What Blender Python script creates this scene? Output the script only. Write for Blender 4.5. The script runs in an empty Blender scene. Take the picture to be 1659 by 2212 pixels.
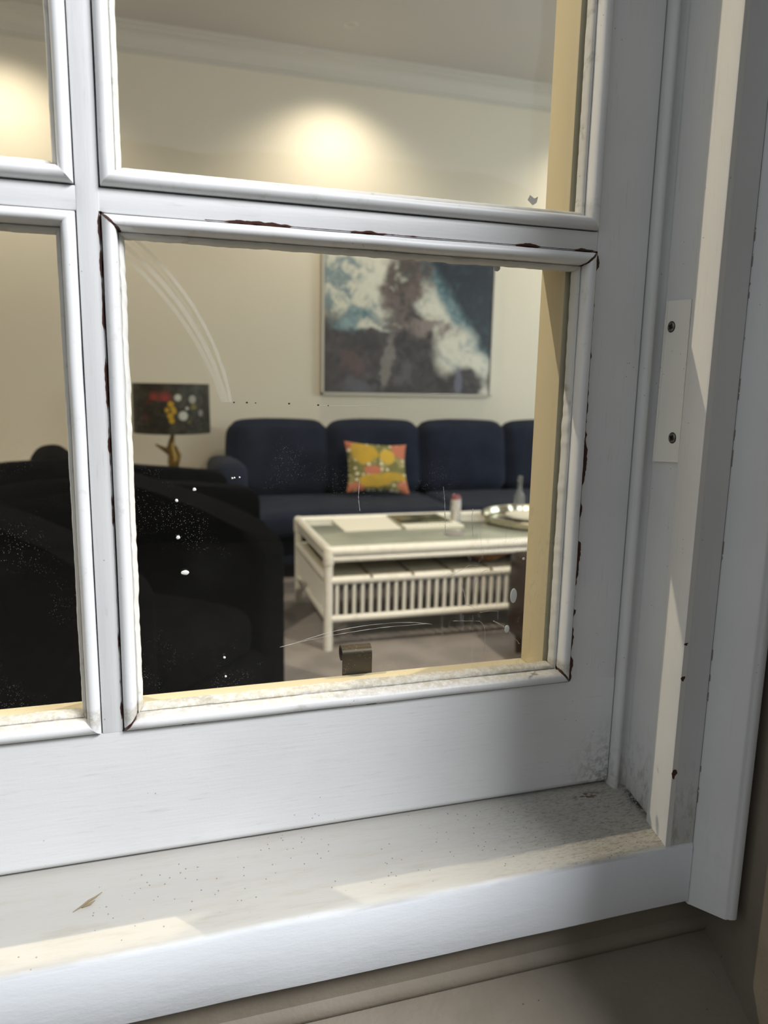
import bpy, bmesh, math, random
from mathutils import Vector, Matrix, noise as mnoise
random.seed(7)
SC = bpy.context.scene
COL = SC.collection
PI = math.pi

# ---------------------------------------------------------------- camera
cam_d = bpy.data.cameras.new('camera'); cam = bpy.data.objects.new('camera', cam_d); COL.objects.link(cam)
cam_d.sensor_fit = 'HORIZONTAL'; cam_d.sensor_width = 36.0
cam_d.lens = 1575.17 / 1659 * 36.0
RIGHT = Vector((0.95734299, -0.28832153, 0.01910746))
DOWN = Vector((-0.03172606, -0.17060911, -0.9848279))
FWD = Vector((0.28720699, 0.94221188, -0.17247874))
M = Matrix.Identity(4)
for i in range(3):
    M[i][0] = RIGHT[i]; M[i][1] = -DOWN[i]; M[i][2] = -FWD[i]
M.translation = Vector((0.0, -0.50, 1.24))
cam.matrix_world = M
cam_d.clip_start = 0.02
cam_d.dof.use_dof = True; cam_d.dof.focus_distance = 0.55; cam_d.dof.aperture_fstop = 10.0
SC.camera = cam

# ---------------------------------------------------------------- light and exposure
SC.view_settings.view_transform = 'Standard'; SC.view_settings.look = 'None'
SC.view_settings.exposure = 0.0; SC.view_settings.gamma = 1.0
SC.view_settings.use_curve_mapping = False
SC.cycles.caustics_reflective = False; SC.cycles.caustics_refractive = False
world = bpy.data.worlds.new('sky'); SC.world = world; world.use_nodes = True
wn = world.node_tree; wn.nodes.clear()
wo = wn.nodes.new('ShaderNodeOutputWorld'); wb = wn.nodes.new('ShaderNodeBackground')
wb.inputs['Color'].default_value = (0.90, 0.95, 1.0, 1); wb.inputs['Strength'].default_value = 0.52
wn.links.new(wb.outputs[0], wo.inputs[0])

def lamp(name, kind, loc, target, power, color, **kw):
    d = bpy.data.lights.new(name, kind); d.energy = power; d.color = color
    for k, v in kw.items(): setattr(d, k, v)
    o = bpy.data.objects.new(name, d); COL.objects.link(o); o.location = loc
    if target is not None:
        o.rotation_euler = (Vector(target) - Vector(loc)).to_track_quat('-Z', 'Y').to_euler()
    return o
WARM = (1.0, 0.86, 0.67)
lamp('daylight_side_window', 'AREA', (4.85, 2.9, 1.75), (0.0, 3.6, 0.6), 75, (0.86, 0.97, 1.0), shape='RECTANGLE', size=1.6, size_y=1.7)
lamp('table_front_fill', 'AREA', (2.6, 0.22, 1.55), (2.0, 3.4, 0.2), 48, (0.88, 0.96, 1.0), shape='RECTANGLE', size=1.4, size_y=1.3)  # cool fill lamp added to whiten the table front, with no window behind it
for lx in (1.25, -0.95, 3.5):
    lamp('downlight_lamp', 'SPOT', (lx, 4.55, 3.44), (lx, 5.25, 0.6), 78, WARM, spot_size=math.radians(120), spot_blend=1.0, shadow_soft_size=0.06)
# the row of downlights just inside this window also throws warm patches out over the sill
for lx in (-1.10, 1.85):
    lamp('downlight_lamp', 'SPOT', (lx, 0.94, 3.46), (lx, 0.94, 0), 280, (1.0, 0.86, 0.66), spot_size=math.radians(135), spot_blend=0.6, shadow_soft_size=0.015)
# bright open sky in front and to the right, above the added dark wall
lamp('open_sky', 'AREA', (2.9, -3.2, 4.9), (0.0, 0.0, 1.1), 520, (0.97, 0.98, 1.0), shape='RECTANGLE', size=1.8, size_y=1.4)

# ---------------------------------------------------------------- node expression helper
class S:
    def __init__(s, m, k): s.m = m; s.k = k
    def __add__(a, b): return a.m.math('ADD', a, b)
    __radd__ = __add__
    def __sub__(a, b): return a.m.math('SUBTRACT', a, b)
    def __rsub__(a, b): return a.m.math('SUBTRACT', b, a)
    def __mul__(a, b): return a.m.math('MULTIPLY', a, b)
    __rmul__ = __mul__
    def __truediv__(a, b): return a.m.math('DIVIDE', a, b)
    def abs(a): return a.m.math('ABSOLUTE', a)
    def min(a, b): return a.m.math('MINIMUM', a, b)
    def max(a, b): return a.m.math('MAXIMUM', a, b)
    def lt(a, b): return a.m.math('LESS_THAN', a, b)
    def gt(a, b): return a.m.math('GREATER_THAN', a, b)
    def sm(a, lo, hi):
        n = a.m.nt.nodes.new('ShaderNodeMapRange'); n.interpolation_type = 'SMOOTHSTEP'
        a.m.put(n.inputs[0], a); n.inputs[1].default_value = lo; n.inputs[2].default_value = hi
        return S(a.m, n.outputs[0])
class Mat:
    def __init__(s, name):
        s.mat = bpy.data.materials.new(name); s.mat.use_nodes = True; s.nt = s.mat.node_tree; s.nt.nodes.clear()
        s.out = s.nt.nodes.new('ShaderNodeOutputMaterial')
        s.tc = s.nt.nodes.new('ShaderNodeTexCoord')
    def put(s, inp, v):
        if isinstance(v, S): s.nt.links.new(v.k, inp)
        elif isinstance(v, (tuple, list)): inp.default_value = tuple(v) + ((1,) if len(v) == 3 and len(inp.default_value) == 4 else ())
        else: inp.default_value = v
    def math(s, op, *a):
        n = s.nt.nodes.new('ShaderNodeMath'); n.operation = op
        for i, v in enumerate(a): s.put(n.inputs[i], v)
        return S(s, n.outputs[0])
    @property
    def obj(s): return S(s, s.tc.outputs['Object'])
    def xyz(s, v=None):
        n = s.nt.nodes.new('ShaderNodeSeparateXYZ'); s.put(n.inputs[0], v or s.obj)
        return [S(s, n.outputs[i]) for i in range(3)]
    def vec(s, x, y, z):
        n = s.nt.nodes.new('ShaderNodeCombineXYZ')
        for i, v in enumerate((x, y, z)): s.put(n.inputs[i], v)
        return S(s, n.outputs[0])
    def scale(s, sx, sy, sz, v=None):
        n = s.nt.nodes.new('ShaderNodeVectorMath'); n.operation = 'MULTIPLY'
        s.put(n.inputs[0], v or s.obj); n.inputs[1].default_value = (sx, sy, sz); return S(s, n.outputs[0])
    def noise(s, sc, v=None, detail=3, rough=0.5, dist=0.0, col=False):
        n = s.nt.nodes.new('ShaderNodeTexNoise'); s.put(n.inputs['Vector'], v or s.obj)
        n.inputs['Scale'].default_value = sc; n.inputs['Detail'].default_value = detail
        n.inputs['Roughness'].default_value = rough; n.inputs['Distortion'].default_value = dist
        return S(s, n.outputs['Color' if col else 'Fac'])
    def vor(s, sc, v=None, out='Distance', rnd=1.0):
        n = s.nt.nodes.new('ShaderNodeTexVoronoi'); s.put(n.inputs['Vector'], v or s.obj)
        n.inputs['Scale'].default_value = sc; n.inputs['Randomness'].default_value = rnd
        return S(s, n.outputs[out])
    def ramp(s, fac, stops, const=False):
        n = s.nt.nodes.new('ShaderNodeValToRGB'); s.put(n.inputs[0], fac); cr = n.color_ramp
        if const: cr.interpolation = 'CONSTANT'
        while len(cr.elements) < len(stops): cr.elements.new(0.5)
        for e, (p, c) in zip(cr.elements, stops): e.position = p; e.color = tuple(c) + (1,)
        return S(s, n.outputs[0])
    def mix(s, f, a, b):
        n = s.nt.nodes.new('ShaderNodeMix'); n.data_type = 'RGBA'
        s.put(n.inputs[0], f); s.put(n.inputs[6], a); s.put(n.inputs[7], b); return S(s, n.outputs[2])
    def bump(s, h, strength=0.3, dist=0.001):
        n = s.nt.nodes.new('ShaderNodeBump'); s.put(n.inputs['Height'], h)
        n.inputs['Strength'].default_value = strength; n.inputs['Distance'].default_value = dist
        return S(s, n.outputs[0])
    def pbr(s, color, rough=0.5, metal=0.0, normal=None, spec=0.5, sheen=0.0):
        n = s.nt.nodes.new('ShaderNodeBsdfPrincipled'); s.put(n.inputs['Base Color'], color)
        s.put(n.inputs['Roughness'], rough); n.inputs['Metallic'].default_value = metal
        n.inputs['Specular IOR Level'].default_value = spec
        if sheen: n.inputs['Sheen Weight'].default_value = sheen
        if normal is not None: s.put(n.inputs['Normal'], normal)
        s.nt.links.new(n.outputs[0], s.out.inputs[0]); s.bsdf = n
        return s.mat
def srgb(r, g, b):
    f = lambda c: (c / 255 / 12.92) if c / 255 <= 0.04045 else ((c / 255 + 0.055) / 1.055) ** 2.4
    return (f(r), f(g), f(b))

# ---------------------------------------------------------------- materials of the window
BROWN = (0.060, 0.018, 0.010)
def segdist(m, p, q, X, Z):
    """distance of (X,Z) to the axis-parallel segment p-q"""
    x0, x1 = sorted((p[0], q[0])); z0, z1 = sorted((p[1], q[1]))
    dx = (x0 - X).max(X - x1).max(0.0); dz = (z0 - Z).max(Z - z1).max(0.0)
    return m.math('SQRT', dx * dx + dz * dz)
GAPS = [((-.0330, 1.01), (-.0330, 1.3406), .00042), ((.3150, 1.002), (.3150, 1.3406), .0013), ((.03, 1.3408), (.314, 1.3408), .0008), ((.0, 1.0008), (.22, 1.0008), .0003)]
def paint(name, base, dirt=0.35, chips=False, rough=0.42, stain=None, grain=(1, 1, 1), corner=False, low=False):
    m = Mat(name); X, Y, Z = m.xyz()
    c = m.mix(m.noise(9, detail=4).sm(0.35, 0.75), base, tuple(v * 0.93 for v in base))
    g = m.noise(60, m.scale(*grain), detail=5, rough=0.65)
    c = m.mix(g.sm(0.56, 0.8) * dirt, c, (0.33, 0.31, 0.26))
    sp = m.vor(150).lt(0.075) * m.noise(14, detail=2).gt(0.60)
    c = m.mix(sp * 0.55, c, (0.15, 0.13, 0.10))
    if corner:   # mould and rot in the bottom right corner of the opening
        d = m.math('SQRT', (X - .362) * (X - .362) + (Z - .902) * (Z - .902) * 0.55)
        k = (1.0 - d.sm(0.0, 0.055)) * m.noise(170, detail=6, rough=0.7).sm(0.42, 0.62)
        c = m.mix(k * 0.75, c, (0.16, 0.14, 0.09))
        k2 = (1.0 - d.sm(0.0, 0.016)) * m.noise(330, detail=4).sm(0.40, 0.55)
        c = m.mix(k2, c, (0.05, 0.025, 0.015))
    if name in ('bead_paint', 'putty'):      # dust lying on the bottom beads
        k = Z.sm(1.0060, 1.0125) * (1.0 - Z.sm(1.0165, 1.0215)) * m.noise(230, detail=6, rough=.75).sm(.28, .66)
        c = m.mix(k * .72, c, (0.40, 0.35, 0.24))
    if low:      # grey mildew creeping up from the sill
        k = (1.0 - Z.sm(.892, .975)) * m.noise(150, m.scale(1, 1, .45), detail=6, rough=.75).sm(.46, .66) * (1.0 - (Y + .034).abs().sm(.012, .03) * .3) * (1.0 - X.gt(.3958) * .85) * (1.0 - X.gt(.3958) * (Z.lt(.87)))
        c = m.mix(k * .7, c, (0.20, 0.19, 0.15))
        c = m.mix((1.0 - Z.sm(.892, .93)) * .35 * (1.0 - X.gt(.3958)), c, (0.33, 0.31, 0.24))
        seam = (X - .3958).abs().lt(.0007 * m.noise(60, detail=3)) * (Y + .066).abs().lt(.004)
        c = m.mix(seam * .8, c, (0.16, 0.14, 0.11))
    if chips:
        nz = m.noise(46, detail=2); nf = m.noise(300, detail=3)
        for p, q, w in GAPS:
            d = segdist(m, p, q, X, Z)
            th = (nz.sm(0.50, 0.70) * 2.1 + 0.25) * w * (nf + 0.5)
            c = m.mix(d.lt(th), c, BROWN)
        for cx, cz in ((-.0185, 1.0165), (.3015, 1.0165), (-.0185, 1.3275), (.3015, 1.3275)):
            ox = -.0330 if cx < 0 else .3150; oz = 1.0008 if cz < 1.1 else 1.3408
            # open mitre: distance from the diagonal
            t = ((X - cx) * (oz - cz) - (Z - cz) * (ox - cx)).abs() * (1 / math.hypot(oz - cz, ox - cx))
            ins = (X - min(cx, ox)).gt(0.0) * (max(cx, ox) - X).gt(0.0) * (Z - min(cz, oz)).gt(0.0) * (max(cz, oz) - Z).gt(0.0)
            c = m.mix(t.lt(nf * 0.0016) * ins, c, BROWN)
    h = m.noise(40, m.scale(*grain), detail=5, rough=0.6) * 1.0 + m.noise(420, detail=2) * 0.15
    return m.pbr(c, rough, normal=m.bump(h, 0.16, 0.0012))
WHITE = (0.73, 0.735, 0.74)
M_stile = paint('sash_paint_upright', WHITE, chips=True, grain=(6, 1, .5), corner=True)
M_rail = paint('sash_paint_rail', WHITE, chips=True, grain=(.5, 1, 6), corner=True)
M_bead = paint('bead_paint', (0.77, 0.775, 0.78), dirt=0.45, chips=True)
M_putty = paint('putty', (0.70, 0.69, 0.65), dirt=0.9, rough=0.8)
M_jamb = paint('jamb_paint', (0.66, 0.66, 0.65), dirt=0.25, grain=(6, 6, .4), low=True)
M_fillet = paint('fillet_paint', (0.70, 0.69, 0.66), dirt=0.25, grain=(6, 6, .4))
M_casing = paint('casing_paint', (0.64, 0.645, 0.65), dirt=0.15, grain=(6, 6, .4), low=True)
M_plate = paint('plate_paint', (0.78, 0.76, 0.69), dirt=0.08)
M_cream = Mat('cream_paint').pbr((0.60, 0.53, 0.37), 0.45)
def m_sill_():
    m = Mat('sill_paint'); X, Y, Z = m.xyz()
    n1 = m.noise(70, m.scale(.35, 2.5, 1), detail=6, rough=0.7); n2 = m.noise(11, detail=4)
    edge = Y + (n2 - 0.5) * 0.006
    base = m.mix(edge.sm(-0.060, -0.030), (0.44, 0.425, 0.385), (0.40, 0.39, 0.365))  # outer band painted slightly creamier, echoing the warm lamp light that lands there
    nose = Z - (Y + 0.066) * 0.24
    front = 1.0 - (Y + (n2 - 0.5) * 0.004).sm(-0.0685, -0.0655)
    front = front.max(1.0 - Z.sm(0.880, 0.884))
    c = m.mix(n1.sm(0.46, 0.75) * 0.6, base, (0.36, 0.33, 0.27))
    d = m.math('SQRT', (X - .372) * (X - .372) + (Y + .022) * (Y + .022) * 1.3)
    gr = (1.0 - d.sm(0.0, 0.20)) * m.noise(520, m.scale(.35, 1.5, 1), detail=6, rough=0.8).sm(0.46, 0.66)
    c = m.mix((1.0 - d.sm(0.0, 0.13)) * 0.35, c, (0.24, 0.21, 0.15)); c = m.mix(gr * 0.8, c, (0.12, 0.10, 0.065))
    d2 = m.math('SQRT', (X - .374) * (X - .374) * 2.0 + (Y + .022) * (Y + .022) * 0.35)
    gr2 = (1.0 - d2.sm(0.002, 0.013)) * m.noise(420, detail=4).sm(0.36, 0.52)
    c = m.mix(gr2, c, (0.022, 0.020, 0.012))
    d3 = m.math('SQRT', (X - .335) * (X - .335) * 0.35 + (Y + .009) * (Y + .009) * 5.0)
    gr3 = (1.0 - d3.sm(0.001, 0.012)) * m.noise(260, m.scale(.7, 1.6, 1), detail=4).sm(0.47, 0.56)
    c = m.mix(gr3, c, (0.07, 0.028, 0.012))
    sp = m.vor(210).lt(0.11) * m.noise(18, detail=2).gt(0.50)
    c = m.mix(sp * 0.7, c, (0.10, 0.08, 0.05))
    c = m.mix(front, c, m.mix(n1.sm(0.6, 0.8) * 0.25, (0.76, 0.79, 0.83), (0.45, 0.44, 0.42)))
    return m.pbr(c, 0.55, normal=m.bump(n1, 0.4, 0.001))
M_sill = m_sill_()
def m_masonry(name, base, dark):
    m = Mat(name); n = m.noise(16, detail=6, rough=0.6); f = m.noise(260, detail=3)
    c = m.mix(n.sm(0.35, 0.75), base, dark)
    c = m.mix(m.vor(120).lt(0.07) * m.noise(13).gt(0.6), c, tuple(v * .3 for v in dark))
    return m.pbr(c, 0.75, normal=m.bump(f + n, 0.35, 0.001))
M_mason = m_masonry('beige_masonry_paint', (0.185, 0.158, 0.122), (0.150, 0.126, 0.093))
def m_glass_():
    m = Mat('old_window_glass'); X, Y, Z = m.xyz(); nt = m.nt
    tr = nt.nodes.new('ShaderNodeBsdfTransparent'); tr.inputs[0].default_value = (0.955, 0.965, 0.955, 1)
    gl = nt.nodes.new('ShaderNodeBsdfGlossy'); gl.inputs['Roughness'].default_value = 0.012
    nrm = m.bump(m.noise(5, detail=2), 0.5, 0.004); m.put(gl.inputs['Normal'], nrm)
    fr = nt.nodes.new('ShaderNodeFresnel'); ge = nt.nodes.new('ShaderNodeNewGeometry'); m.put(fr.inputs[0], 1.5 - S(m, ge.outputs['Backfacing']) * (1.5 - 1 / 1.5))
    mx = nt.nodes.new('ShaderNodeMixShader'); m.put(mx.inputs[0], S(m, fr.outputs[0]) * 1.0)
    nt.links.new(tr.outputs[0], mx.inputs[1]); nt.links.new(gl.outputs[0], mx.inputs[2])
    df = nt.nodes.new('ShaderNodeBsdfDiffuse'); df.inputs[0].default_value = (0.75, 0.74, 0.70, 1)
    # dust specks, thicker towards the bottom, and smears low on the right
    sp = m.vor(620).lt(0.13) * m.noise(22, detail=3).sm(0.50, 0.70) * (1.0 - Z.sm(1.02, 1.25) * 0.75)
    sm = m.noise(120, m.scale(1, 1, .25), detail=5, rough=0.7, dist=1.0).sm(0.56, 0.74) * X.sm(0.19, 0.25) * (1.0 - Z.sm(1.08, 1.17))
    veil = m.noise(9, detail=4).sm(0.5, 0.8) * 0.005
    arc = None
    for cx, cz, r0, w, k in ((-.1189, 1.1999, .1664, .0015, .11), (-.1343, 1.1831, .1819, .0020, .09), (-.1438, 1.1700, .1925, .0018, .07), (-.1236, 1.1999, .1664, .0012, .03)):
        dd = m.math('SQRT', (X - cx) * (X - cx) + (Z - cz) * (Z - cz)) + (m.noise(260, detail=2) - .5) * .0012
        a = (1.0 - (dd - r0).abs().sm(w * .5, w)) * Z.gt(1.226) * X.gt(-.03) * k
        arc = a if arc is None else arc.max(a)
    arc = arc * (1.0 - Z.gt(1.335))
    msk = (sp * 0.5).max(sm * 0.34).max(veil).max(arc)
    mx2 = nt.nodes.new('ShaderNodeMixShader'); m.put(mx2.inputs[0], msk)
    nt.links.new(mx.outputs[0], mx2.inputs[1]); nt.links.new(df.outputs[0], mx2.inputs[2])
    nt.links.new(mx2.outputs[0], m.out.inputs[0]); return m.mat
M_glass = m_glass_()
M_fleck = Mat('dried_paint').pbr((0.75, 0.75, 0.70), 0.5)
M_scr = Mat('paint_dribble').pbr((0.42, 0.42, 0.40), 0.4)
def m_bronze_():
    m = Mat('bronze_metal')
    f = m.vor(900).lt(0.16) * m.noise(90).gt(0.52)
    c = m.mix(f, m.mix(m.noise(30).sm(.3, .7), (0.055, 0.045, 0.035), (0.085, 0.065, 0.042)), (0.75, 0.55, 0.22))
    return m.pbr(c, 0.38, metal=0.55)
M_bronze = m_bronze_()
M_screw = Mat('tarnished_screw').pbr((0.20, 0.19, 0.15), 0.35, metal=0.85)
M_hole = Mat('dark_recess').pbr((0.01, 0.01, 0.008), 0.8)

# ---------------------------------------------------------------- object helpers
def tag(o, label=None, cat=None, group=None, kind=None):
    if label: o['label'] = label
    if cat: o['category'] = cat
    if group: o['group'] = group
    if kind: o['kind'] = kind
    return o
def empty(name, loc=(0, 0, 0), rz=0, **kw):
    o = bpy.data.objects.new(name, None); COL.objects.link(o); o.location = loc; o.rotation_euler = (0, 0, rz); o.empty_display_size = 0.05
    return tag(o, **kw)
def mesh(name, bm, mat, parent=None, smooth=True, angle=40):
    bmesh.ops.recalc_face_normals(bm, faces=bm.faces[:])
    me = bpy.data.meshes.new(name); bm.to_mesh(me); bm.free(); me.materials.append(mat)
    if smooth:
        for p in me.polygons: p.use_smooth = True
        try: me.set_sharp_from_angle(angle=math.radians(angle))
        except Exception: pass
    o = bpy.data.objects.new(name, me); COL.objects.link(o)
    if parent: o.parent = parent
    return o
def struct(name, bm, mat, **kw):
    return tag(mesh(name, bm, mat, **kw), kind='structure')
def box(bm, x0, x1, y0, y1, z0, z1, bev=0.0, seg=2):
    r = bmesh.ops.create_cube(bm, size=1.0); vs = r['verts']
    for v in vs: v.co = Vector(((x0 + x1) / 2 + v.co.x * (x1 - x0), (y0 + y1) / 2 + v.co.y * (y1 - y0), (z0 + z1) / 2 + v.co.z * (z1 - z0)))
    if bev:
        es = list({e for v in vs for e in v.link_edges})
        bmesh.ops.bevel(bm, geom=es, offset=bev, segments=seg, profile=0.5, affect='EDGES')
    return bm
def B(*a, **k):
    return box(bmesh.new(), *a, **k)
def tube(bm, pts, r, n=12, caps=True, flat=1.0):
    """tube along pts; r a number or one per point"""
    pts = [Vector(p) for p in pts]; rings = []
    for i, p in enumerate(pts):
        d = (pts[min(i + 1, len(pts) - 1)] - pts[max(i - 1, 0)]).normalized()
        a = Vector((0, 0, 1)) if abs(d.z) < 0.9 else Vector((0, 1, 0))
        u = d.cross(a).normalized(); w = u.cross(d)
        rr = r[i] if isinstance(r, (list, tuple)) else r
        rings.append([bm.verts.new(p + (u * math.cos(t * 2 * PI / n) + w * flat * math.sin(t * 2 * PI / n)) * rr) for t in range(n)])
    for A, C in zip(rings, rings[1:]):
        for i in range(n): bm.faces.new((A[i], A[(i + 1) % n], C[(i + 1) % n], C[i]))
    if caps: bm.faces.new(rings[0][::-1]); bm.faces.new(rings[-1])
    return bm
def lathe(bm, prof, n=48, loc=(0, 0, 0), closed=False):
    rings = []
    for r, z in prof:
        rings.append([bm.verts.new((loc[0] + max(r, 1e-5) * math.cos(2 * PI * i / n), loc[1] + max(r, 1e-5) * math.sin(2 * PI * i / n), loc[2] + z)) for i in range(n)])
    for A, C in zip(rings, rings[1:]):
        for i in range(n): bm.faces.new((A[i], A[(i + 1) % n], C[(i + 1) % n], C[i]))
    bmesh.ops.remove_doubles(bm, verts=bm.verts[:], dist=2e-5)
    return bm
def prism(bm, poly, axis, a, b):
    """extrude a 2-D outline along an axis"""
    def P(u, v, t): return {'x': (t, u, v), 'y': (u, t, v), 'z': (u, v, t)}[axis]
    A = [bm.verts.new(P(u, v, a)) for u, v in poly]; C = [bm.verts.new(P(u, v, b)) for u, v in poly]
    n = len(poly)
    for i in range(n): bm.faces.new((A[i], A[(i + 1) % n], C[(i + 1) % n], C[i]))
    bm.faces.new(A[::-1]); bm.faces.new(C); return bm
def cushion_bm(sx, sy, sz, r, puff=0.0, n=10, sag=0.0):
    """soft upholstered block centred on the origin, rounded and slightly swollen"""
    bm = bmesh.new(); bmesh.ops.create_cube(bm, size=1.0)
    bmesh.ops.subdivide_edges(bm, edges=bm.edges[:], cuts=n, use_grid_fill=True)
    h = Vector((sx / 2, sy / 2, sz / 2))
    for v in bm.verts:
        q = Vector((v.co.x * 2, v.co.y * 2, v.co.z * 2))
        q = Vector([math.copysign(1 - (1 - abs(c)) ** 1.5, c) for c in q])
        p = Vector((q.x * h.x, q.y * h.y, q.z * h.z))
        core = Vector([max(-h[i] + r, min(h[i] - r, p[i])) for i in range(3)])
        d = p - core
        if d.length > 1e-9: p = core + d.normalized() * r
        w = [max(0, 1 - abs(q[i]) ** 2.2) for i in range(3)]
        p.x += math.copysign(puff, q.x) * w[1] * w[2] * (abs(q.x) > .6)
        p.y += math.copysign(puff, q.y) * w[0] * w[2] * (abs(q.y) > .6)
        p.z += math.copysign(puff, q.z) * w[0] * w[1] * (abs(q.z) > .6)
        p += Vector((0, 0, 1)) * 0.004 * mnoise.noise(p * 9)
        v.co = p
    return bm
def xf(bm, loc=(0, 0, 0), rx=0, ry=0, rz=0):
    m = Matrix.Translation(loc) @ Matrix.Rotation(rz, 4, 'Z') @ Matrix.Rotation(ry, 4, 'Y') @ Matrix.Rotation(rx, 4, 'X')
    bmesh.ops.transform(bm, matrix=m, verts=bm.verts[:]); return bm

# ================================================================ THE WINDOW
MX = (-.0458, -.0325)             # the upright glazing bar
COLS = [(-.3930, -.0458), (-.0325, .3150)]
ROWS = [(1.0005, 1.3403), (1.3545, 1.7600), (1.7742, 2.1200)]
SX0, SX1, SZ0, SZ1 = -.4370, .3587, .9035, 2.172
YI = .054                         # inner face of the sash
win = empty('window_1', kind='structure')
# right stile, face with eased arris
def arris_prism(x0, x1, z0, z1, mat, name):
    a = .0008
    b = prism(bmesh.new(), [(x0, .016), (x0, a), (x0 + a * .3, a * .3), (x0 + a, 0), (x1 - a, 0), (x1 - a * .3, a * .3), (x1, a), (x1, .016)], 'z', z0, z1)
    return mesh(name, b, mat, win)
arris_prism(COLS[1][1], SX1, ROWS[0][0], SZ1, M_stile, 'stile')
arris_prism(SX0, COLS[0][0], ROWS[0][0], SZ1, M_stile, 'stile')
# bottom rail with a rounded lower lip
prof = [(.0, ROWS[0][0])]
for k in range(9):
    a = k / 8 * PI / 2; prof.append((.006 - .006 * math.cos(a), SZ0 + .006 - .006 * math.sin(a)))
prof += [(.016, SZ0), (.016, ROWS[0][0])]
mesh('bottom_rail', prism(bmesh.new(), prof, 'x', SX0, SX1), M_rail, win)
arris_prism(COLS[0][0], COLS[1][1], ROWS[2][1], SZ1, M_rail, 'top_rail')
mesh('muntin', B(MX[0], MX[1], 0, .016, ROWS[0][0], ROWS[2][1], bev=.0007), M_stile, win)
for k in (0, 1):
    mesh('muntin', B(COLS[0][0], COLS[1][1], .0004, .0155, ROWS[k][1], ROWS[k + 1][0], bev=.0007), M_rail, win)
# inner half of the sash, painted cream: frame and bars with openings a little off the putty line
IX = [(-.383, -.0595), (-.0225, .2985)]
IZ = [(1.0030, 1.3360), (1.3600, 1.7520), (1.7820, 2.1120)]
def inner(name, x0, x1, z0, z1):
    return mesh(name, B(x0, x1, .0162, YI, z0, z1, bev=.0012), M_cream, win)
inner('inner_stile', IX[1][1], SX1, SZ0, SZ1); inner('inner_stile', SX0, IX[0][0], SZ0, SZ1)
inner('inner_rail', IX[0][0], IX[1][1], SZ0, IZ[0][0]); inner('inner_rail', IX[0][0], IX[1][1], IZ[2][1], SZ1)
inner('inner_bar', IX[0][1], IX[1][0], IZ[0][0], IZ[2][1])
for k in (0, 1):
    for c in (0, 1): inner('inner_bar', IX[c][0], IX[c][1], IZ[k][1], IZ[k + 1][0])
# rebate lining between bead and glass edge
# glazing beads, mitred, ovolo profile, one per side of each pane
BEAD = [(.0009, .0135), (.0009, -.0006), (.0014, -.0022), (.0028, -.0040), (.0048, -.0050), (.0066, -.0047), (.0080, -.0036), (.0090, -.0018),
        (.0095, .0010), (.0096, .0045), (.0097, .0080)]
PUT = [(.0094, .0062), (.0104, .0050), (.0118, .0056), (.0128, .0080), (.0131, .0135), (.0095, .0135)]
def bead_side(x0, x1, z0, z1, side, prof, amp=0.0, step=.004, seed=0, mul=1.0):
    bm = bmesh.new(); rows = []
    L = (z1 - z0) if side in 'LR' else (x1 - x0)
    n = max(2, int(L / step)) if amp else 24
    for i in range(n + 1):
        t = i / n; row = []
        for j, (u, y) in enumerate(prof):
            uu = u * mul
            if amp and 0 < j < len(prof) - 1 and 0 < i < n:
                uu += amp * mnoise.noise(Vector((t * L * 160, seed * 3.1, 0))) + amp * 1.4 * max(0, mnoise.noise(Vector((t * L * 35, seed * 7.7, 2))))
            elif not amp and j > 0: uu += .00035 * mnoise.noise(Vector((t * L * 22, seed * 3.1, j * .05)))
            if side == 'L': p = (x0 + uu, y, z0 + uu + t * (L - 2 * uu))
            elif side == 'R': p = (x1 - uu, y, z0 + uu + t * (L - 2 * uu))
            elif side == 'B': p = (x0 + uu + t * (L - 2 * uu), y, z0 + uu)
            else: p = (x0 + uu + t * (L - 2 * uu), y, z1 - uu)
            row.append(bm.verts.new(p))
        rows.append(row)
    for A, C in zip(rows, rows[1:]):
        for j in range(len(prof) - 1): bm.faces.new((A[j], A[j + 1], C[j + 1], C[j]))
    bm.faces.new(rows[0]); bm.faces.new(rows[-1][::-1])
    return bm
sd = 0
for ci, (x0, x1) in enumerate(COLS):
    for ri, (z0, z1) in enumerate(ROWS):
        for side in 'LRBT':
            sd += 1
            mul = 1.12 if side == 'B' else 1.0
            b = mesh('glazing_bead', bead_side(x0, x1, z0, z1, side, BEAD, seed=sd, mul=mul), M_bead, win, angle=60)
            mesh('putty_edge', bead_side(x0, x1, z0, z1, side, PUT, amp=.0005 if (ci, ri) == (1, 0) else .0003, step=.0018, seed=sd, mul=mul), M_putty, b, angle=60)
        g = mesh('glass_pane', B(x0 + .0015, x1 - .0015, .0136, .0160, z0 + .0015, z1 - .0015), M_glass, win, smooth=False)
        if (ci, ri) == (1, 0): PANE = g
        if (ci, ri) == (1, 1): PANE2 = g
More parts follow.
